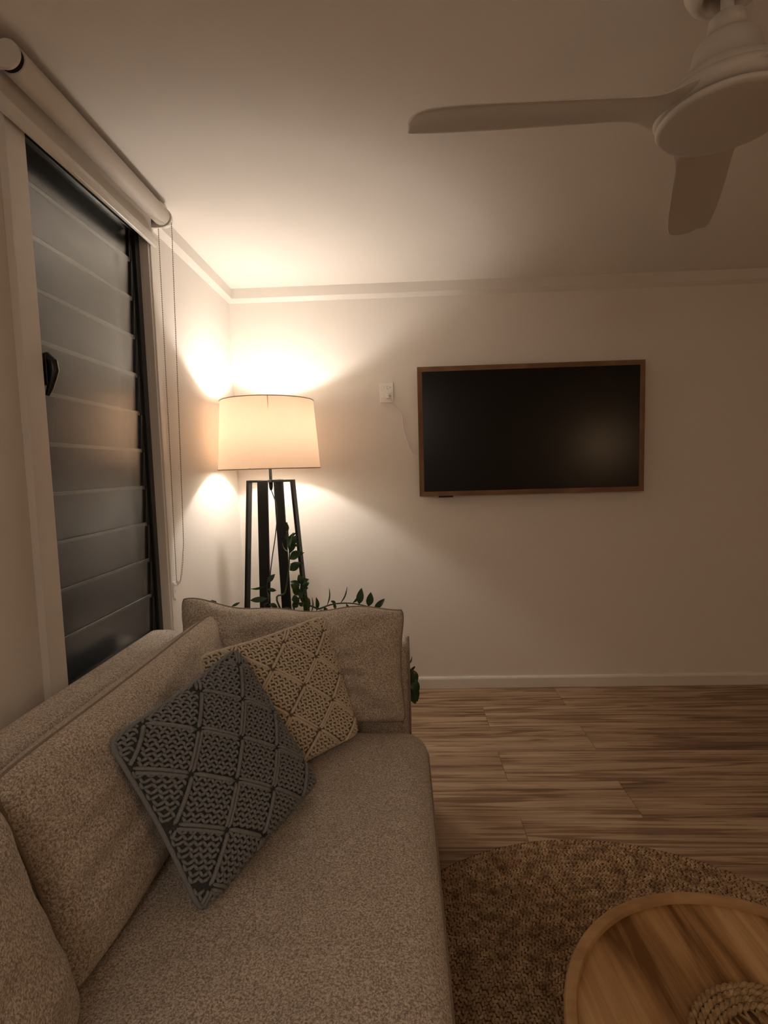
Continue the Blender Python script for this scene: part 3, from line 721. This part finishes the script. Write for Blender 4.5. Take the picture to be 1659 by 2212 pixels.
macrame([(-.465, 1.33, .466), (-.167, 1.668, .480), (-.283, 1.765, .842), (-.582, 1.432, .826)], M['beige'], M['beige_back'],
        'cream knotted macrame throw cushion behind the grey one', .062, .04, .456, 3, shift=.12, grow=1.03)
macrame([(-.425, .985, .470), (-.258, 1.360, .500), (-.482, 1.438, .839), (-.600, 1.014, .804)], M['grey'], M['grey_back'],
        'slate grey knotted macrame throw cushion in the middle of the sofa', .062, .04, .456, 5, shift=-.05)

# ---------------------------------------------------------------- potted plant behind the sofa arm
pl = thing('potted_plant', 'dark green plant with glossy leaflets behind the sofa beside the lamp', 'plant')
PX, PY = -.33, 2.42
MB().lathe([(.001, .0), (.10, .0), (.125, .02), (.150, .20), (.158, .30), (.152, .305), (.140, .30), (.138, .26), (.001, .26)], (PX, PY, 0), 48).build('pot', M['pot'], pl, smooth=True)
MB().lathe([(.001, .265), (.07, .268), (.137, .262)], (PX, PY, 0), 32).build('soil', M['soil'], pl, smooth=True)
FPX = 1138.4556
def ray(x, y): return r_*((x-829.5)/FPX) - u_*((y-1106)/FPX) + fwd
def at(x, y, Y):
    d = ray(x, y); return Vector((0, 0, EYE)) + d*(Y/d.y)
def leaf(b, base, tip, w, nrm):
    base, tip = Vector(base), Vector(tip); ax = (tip-base); L = ax.length; ax.normalize()
    nrm = Vector(nrm); nrm = (nrm-ax*nrm.dot(ax)).normalized(); sd = ax.cross(nrm)
    rows = []
    for t, ww in ((0, .08), (.08, .30), (.2, .68), (.35, .95), (.5, 1.0), (.65, .88), (.8, .60), (.92, .26), (1, .02)):
        c = base+ax*L*t + nrm*(.10*L*math.sin(t*PI))
        rows.append([c+sd*w*ww*s*.5 + nrm*(.10*w*abs(s)*ww) for s in (-1, -.5, 0, .5, 1)])
    P = np.array([[tuple(p) for p in r] for r in rows]); b.grid(P); b.grid(P-np.array(nrm)*.0012, True)
def frond(stem_px, leaves, Y, r0=.005, Yend=None):
    n = len(stem_px); Yend = Yend or Y
    pts = [at(x, y, Y+(Yend-Y)*i/(n-1)) for i, (x, y) in enumerate(stem_px)]
    pts = [Vector((PX+.03*(pts[0].x-PX), PY, .26))] + pts
    sp = spline(pts, 6); b = MB(); b.cur = 1
    b.tube(sp, [r0*(1-.65*i/len(sp)) for i in range(len(sp))], 8); b.cur = 0
    for (x0, yy0, x1, yy1, w, tw) in leaves:
        t = 0
        B = at(x0, yy0, Y+.004); T = at(x1, yy1, Y-.004+tw*.03)
        leaf(b, B, T, w, (math.sin(tw*1.4)*.9+.2, -1+abs(tw)*.5, .35+.35*math.cos(tw*3)))
    b.build('frond', [M['leaf'], M['stem']], pl, smooth=True)
# tall upright frond in front of the lamp's legs
frond([(604, 1312), (616, 1280), (623, 1235), (625, 1195), (623, 1160), (620, 1128)],
      [(621, 1150, 617, 1127, .018, .2), (623, 1172, 620, 1148, .022, -.4), (624, 1160, 640, 1150, .012, 1.0), (625, 1170, 643, 1162, .010, 1.1),
       (625, 1182, 640, 1156, .034, .2), (624, 1188, 634, 1150, .030, -.5), (626, 1195, 632, 1160, .034, .5), (628, 1178, 650, 1178, .012, 1.2), (628, 1172, 648, 1170, .010, 1.1),
       (626, 1208, 652, 1191, .040, .1), (627, 1204, 658, 1193, .014, 1.2), (626, 1232, 650, 1215, .040, .2), (626, 1218, 657, 1216, .012, 1.2), (622, 1192, 610, 1172, .016, -1.1)], 2.36)
# arching frond to the right
frond([(668, 1326), (690, 1315), (720, 1305), (755, 1303), (790, 1309), (815, 1317)],
      [(706, 1309, 711, 1270, .010, .9), (734, 1305, 750, 1267, .010, .9), (726, 1304, 714, 1298, .014, .3), (722, 1304, 725, 1317, .014, -.2), (762, 1303, 779, 1280, .016, .7),
       (776, 1305, 781, 1270, .034, -.1), (796, 1310, 801, 1279, .034, .1), (808, 1316, 831, 1293, .026, .3), (806, 1316, 829, 1322, .028, -.5),
       (748, 1304, 757, 1333, .020, .2), (773, 1308, 783, 1336, .020, .1), (795, 1313, 800, 1336, .026, 0), (684, 1320, 683, 1290, .022, .6), (672, 1325, 674, 1290, .010, 1.0),
       (700, 1311, 707, 1328, .020, .2), (686, 1322, 704, 1326, .024, .1)], 2.34)
# small frond left of the main one
frond([(583, 1330), (580, 1300), (577, 1275), (577, 1258)],
      [(577, 1258, 594, 1240, .024, .3), (575, 1264, 541, 1272, .015, .9), (577, 1273, 597, 1276, .018, .9), (578, 1292, 540, 1297, .026, .7), (581, 1305, 600, 1312, .022, .6), (580, 1300, 578, 1278, .014, 1.0)], 2.34, .003)
# bushy middle frond with crowded leaflets
frond([(640, 1330), (644, 1305), (648, 1280), (650, 1262)],
      [(650, 1262, 645, 1241, .030, .2), (648, 1265, 627, 1256, .028, .3), (650, 1262, 667, 1251, .030, -.2), (650, 1268, 668, 1259, .030, .3), (648, 1272, 666, 1270, .022, .8), (646, 1275, 628, 1262, .034, -.3),
       (646, 1286, 632, 1268, .036, .1), (648, 1284, 660, 1270, .032, .5), (645, 1292, 630, 1296, .036, .2), (646, 1290, 655, 1280, .030, 0), (644, 1300, 632, 1312, .030, .4), (647, 1290, 658, 1308, .018, .8),
       (645, 1302, 654, 1310, .020, .4), (650, 1292, 664, 1286, .010, 1.0), (643, 1305, 636, 1288, .030, -.2)], 2.38)
# short growth just above the cushion and leaves drooping past the arm's end
frond([(620, 1345), (612, 1330), (604, 1322)], [(606, 1322, 632, 1316, .030, .2), (612, 1330, 594, 1321, .026, .5), (620, 1330, 640, 1326, .030, .1), (606, 1328, 570, 1322, .02, .6)], 2.30, .003)
frond([(662, 1345), (664, 1320), (664, 1298)], [(664, 1320, 661, 1286, .028, .4), (664, 1312, 668, 1292, .016, .9), (664, 1330, 656, 1308, .02, .3), (664, 1335, 690, 1322, .026, .2)], 2.30, .003)
frond([(460, 1325), (462, 1310)], [(468, 1306, 458, 1298, .018, .2), (462, 1303, 455, 1297, .016, .5), (500, 1310, 519, 1301, .012, .5), (508, 1306, 516, 1303, .012, .4)], 2.34, .0015)
frond([(800, 1395), (850, 1405), (880, 1430), (890, 1465)],
      [(882, 1436, 890, 1418, .010, .9), (886, 1448, 897, 1439, .012, .6), (888, 1458, 899, 1456, .010, .5), (885, 1445, 900, 1478, .040, .2), (887, 1462, 904, 1498, .040, -.2), (886, 1475, 902, 1516, .040, .3),
       (884, 1490, 898, 1521, .036, .1), (886, 1455, 893, 1490, .036, .5), (880, 1480, 893, 1512, .04, -.3)], 2.16, .004)
rebase(pl, (PX, PY, 0))

# ---------------------------------------------------------------- round jute rug
RGX, RGY, RGR = .564, .975, .823
def braid_rings(b, cx, cy, r0, r1, pitch, zc, L, wd, hgt, rnd, jit=.15, seg=5):
    r = r0; row = 0
    while r <= r1+1e-6:
        n = max(6, int(2*PI*r/(L*.74))); ph = rnd.random()
        sg = 1 if row % 2 else -1
        for i in range(n):
            a = 2*PI*(i+ph+rnd.uniform(-jit, jit))/n
            ca, sa = math.cos(a), math.sin(a)
            tx, ty = -sa, ca; rx, ry = ca, sa
            th = sg*math.radians(34+rnd.uniform(-9, 9)); ct, st_ = math.cos(th), math.sin(th)
            dx, dy = tx*ct+rx*st_, ty*ct+ry*st_; nx, ny = -dy, dx
            z = zc+rnd.uniform(-.0009, .0009); rr_ = r+rnd.uniform(-.0008, .0008)
            l = L*.5*rnd.uniform(.9, 1.1); w = wd*.5*rnd.uniform(.88, 1.12)
            px, py = cx+ca*rr_, cy+sa*rr_
            vs = []
            for q, sc in ((-1, .12), (-.6, .8), (0, 1.0), (.6, .8), (1, .12)):
                for k in range(seg):
                    an = PI*k/(seg-1); c_, s_ = math.cos(an), math.sin(an)
                    vs.append((px+dx*l*q+nx*w*c_*sc, py+dy*l*q+ny*w*c_*sc, z+hgt*s_*sc-(.0015 if abs(q) > .9 else 0)))
            b.add(vs, [(i_*seg+k, i_*seg+k+1, (i_+1)*seg+k+1, (i_+1)*seg+k) for i_ in range(4) for k in range(seg-1)])
        r += pitch; row += 1
rnd = random.Random(11)
b = MB(); b.cur = 1
b.lathe([(.001, .0), (RGR-.004, .0), (RGR, .003), (RGR-.001, .007), (RGR-.006, .009), (.001, .009)], (RGX, RGY, 0), 128); b.cur = 0
braid_rings(b, RGX, RGY, .02, RGR-.003, .0088, .0085, .0165, .0082, .0046, rnd)
o = b.build('round_rug', [M['jute'], M['jute_base']], smooth=True)
tag(o, 'round braided brown jute rug under the coffee table', 'rug')

# ---------------------------------------------------------------- coffee table and woven mat
TCX, TCY, TR, TH = .607, .780, .353, .380
tb = thing('coffee_table', 'round wooden coffee table with a raised rim, on the jute rug', 'table')
MB().lathe([(.001, TH-.030), (TR-.012, TH-.030), (TR-.004, TH-.026), (TR, TH-.012), (TR, TH-.005), (TR-.003, TH-.001), (TR-.008, TH), (TR-.017, TH), (TR-.0215, TH-.0015), (TR-.0228, TH-.005), (TR-.0235, TH-.0125), (TR-.0236, TH-.0145)], (TCX, TCY, 0), 128).build('table_rim', M['tablerim'], tb, smooth=True).data.set_sharp_from_angle(angle=math.radians(32))
MB().lathe([(.001, TH-.012), (TR-.023, TH-.012), (TR-.0228, TH-.029), (.001, TH-.029)], (0, 0, 0), 128).build('tabletop', M['table'], tb).location = (TCX, TCY, 0)
MB().lathe([(.20, .055), (.20, TH-.03)], (TCX, TCY, 0), 64).build('apron', M['tablerim'], tb, smooth=True)
for k in range(4):
    a = PI/4+k*PI/2; MB().tube([(TCX+.20*math.cos(a), TCY+.20*math.sin(a), .0135), (TCX+.19*math.cos(a), TCY+.19*math.sin(a), TH-.03)], [.016, .024], 16).build('leg', M['tablerim'], tb, smooth=True)
rebase(tb, (TCX, TCY, .0135))
wm = thing('woven_placemat', 'small round woven seagrass mat on the coffee table', 'placemat')
WX, WY, WZ = .606, .762, TH-.012
b = MB(); rnd = random.Random(4)
for lay in range(4):
    r = .118+.0125*lay; n = int(2*PI*r/.013)
    for strand in (0, 1):
        P = []
        for i in range(n*4+1):
            a = 2*PI*i/(n*4); w = a*n/1.0*.5+strand*PI
            P.append((WX+(r+.0032*math.cos(w))*math.cos(a), WY+(r+.0032*math.cos(w))*math.sin(a), WZ+.0075+.0022*math.sin(w)))
        b.tube(P, .0042, 6, cap=False)
b.build('braided_border', M['rattan'], wm, smooth=True)
b = MB()
for i in range(56):
    a = 2*PI*i/56+rnd.uniform(-.03, .03); a2 = a+rnd.choice((-1, 1))*rnd.uniform(.10, .28)
    r1, r0 = .116, .052
    P = [(WX+(r1+(r0-r1)*t)*math.cos(a+(a2-a)*t), WY+(r1+(r0-r1)*t)*math.sin(a+(a2-a)*t), WZ+.006+.004*math.sin(t*PI)+rnd.uniform(-.0006, .0006)) for t in np.linspace(0, 1, 7)]
    b.tube(P, rnd.uniform(.0020, .0032), 6)
b.build('openwork_strands', M['rattan'], wm, smooth=True)
b = MB()
for r in (.052, .043, .034, .025, .016, .008):
    n = max(8, int(2*PI*r/.01)); b.tube([(WX+r*math.cos(2*PI*i/(n*3)), WY+r*math.sin(2*PI*i/(n*3)), WZ+.006+.0015*math.sin(i*2.1)) for i in range(n*3+1)], .0045, 6, cap=False)
b.build('woven_centre', M['rattan'], wm, smooth=True)
rebase(wm, (WX, WY, WZ))

# ---------------------------------------------------------------- pendant further back in the room (seen in the screen)
pd = thing('pendant_light', 'small glowing pendant light, seen only as a reflection in the television', 'lamp')
GX, GY, GZ = 2.68, -1.0, 1.58
MB().sphere((GX, GY, GZ), .11, 24, 16).build('globe', M['pendant'], pd, smooth=True)
MB().lathe([(.001, GZ+.15), (.05, GZ+.145), (.13, GZ+.08), (.128, GZ+.078), (.048, GZ+.14), (.001, GZ+.144)], (GX, GY, 0), 40).build('lamp_shade', M['black_metal'], pd, smooth=True)
MB().tube([(GX, GY, GZ+.14), (GX, GY, H)], .003, 8).build('cord', M['black_cable'], pd)
rebase(pd, (GX, GY, GZ))
pd = thing('added_fill_lantern', 'unseen round paper lantern added as a fill lamp behind the camera', 'lamp')  # unseen lamp, added to lift the dim foreground and ceiling
GX, GY, GZ = -.10, -1.35, 2.02
MB().lathe([(.001, GZ-.20)]+[(.24*math.cos(a)*(1+.02*(i % 2)), GZ+.205*math.sin(a)) for i, a in enumerate(np.linspace(-1.45, 1.45, 25))]+[(.001, GZ+.20)], (GX, GY, 0), 48).build('fill_lantern_shade', M['lantern'], pd, smooth=True)
MB().tube([(GX, GY, GZ+.19), (GX, GY, H)], .003, 8).build('cord', M['black_cable'], pd)
rebase(pd, (GX, GY, GZ))
for o in list(bpy.data.objects):
    if '_at' in o.keys(): del o['_at']
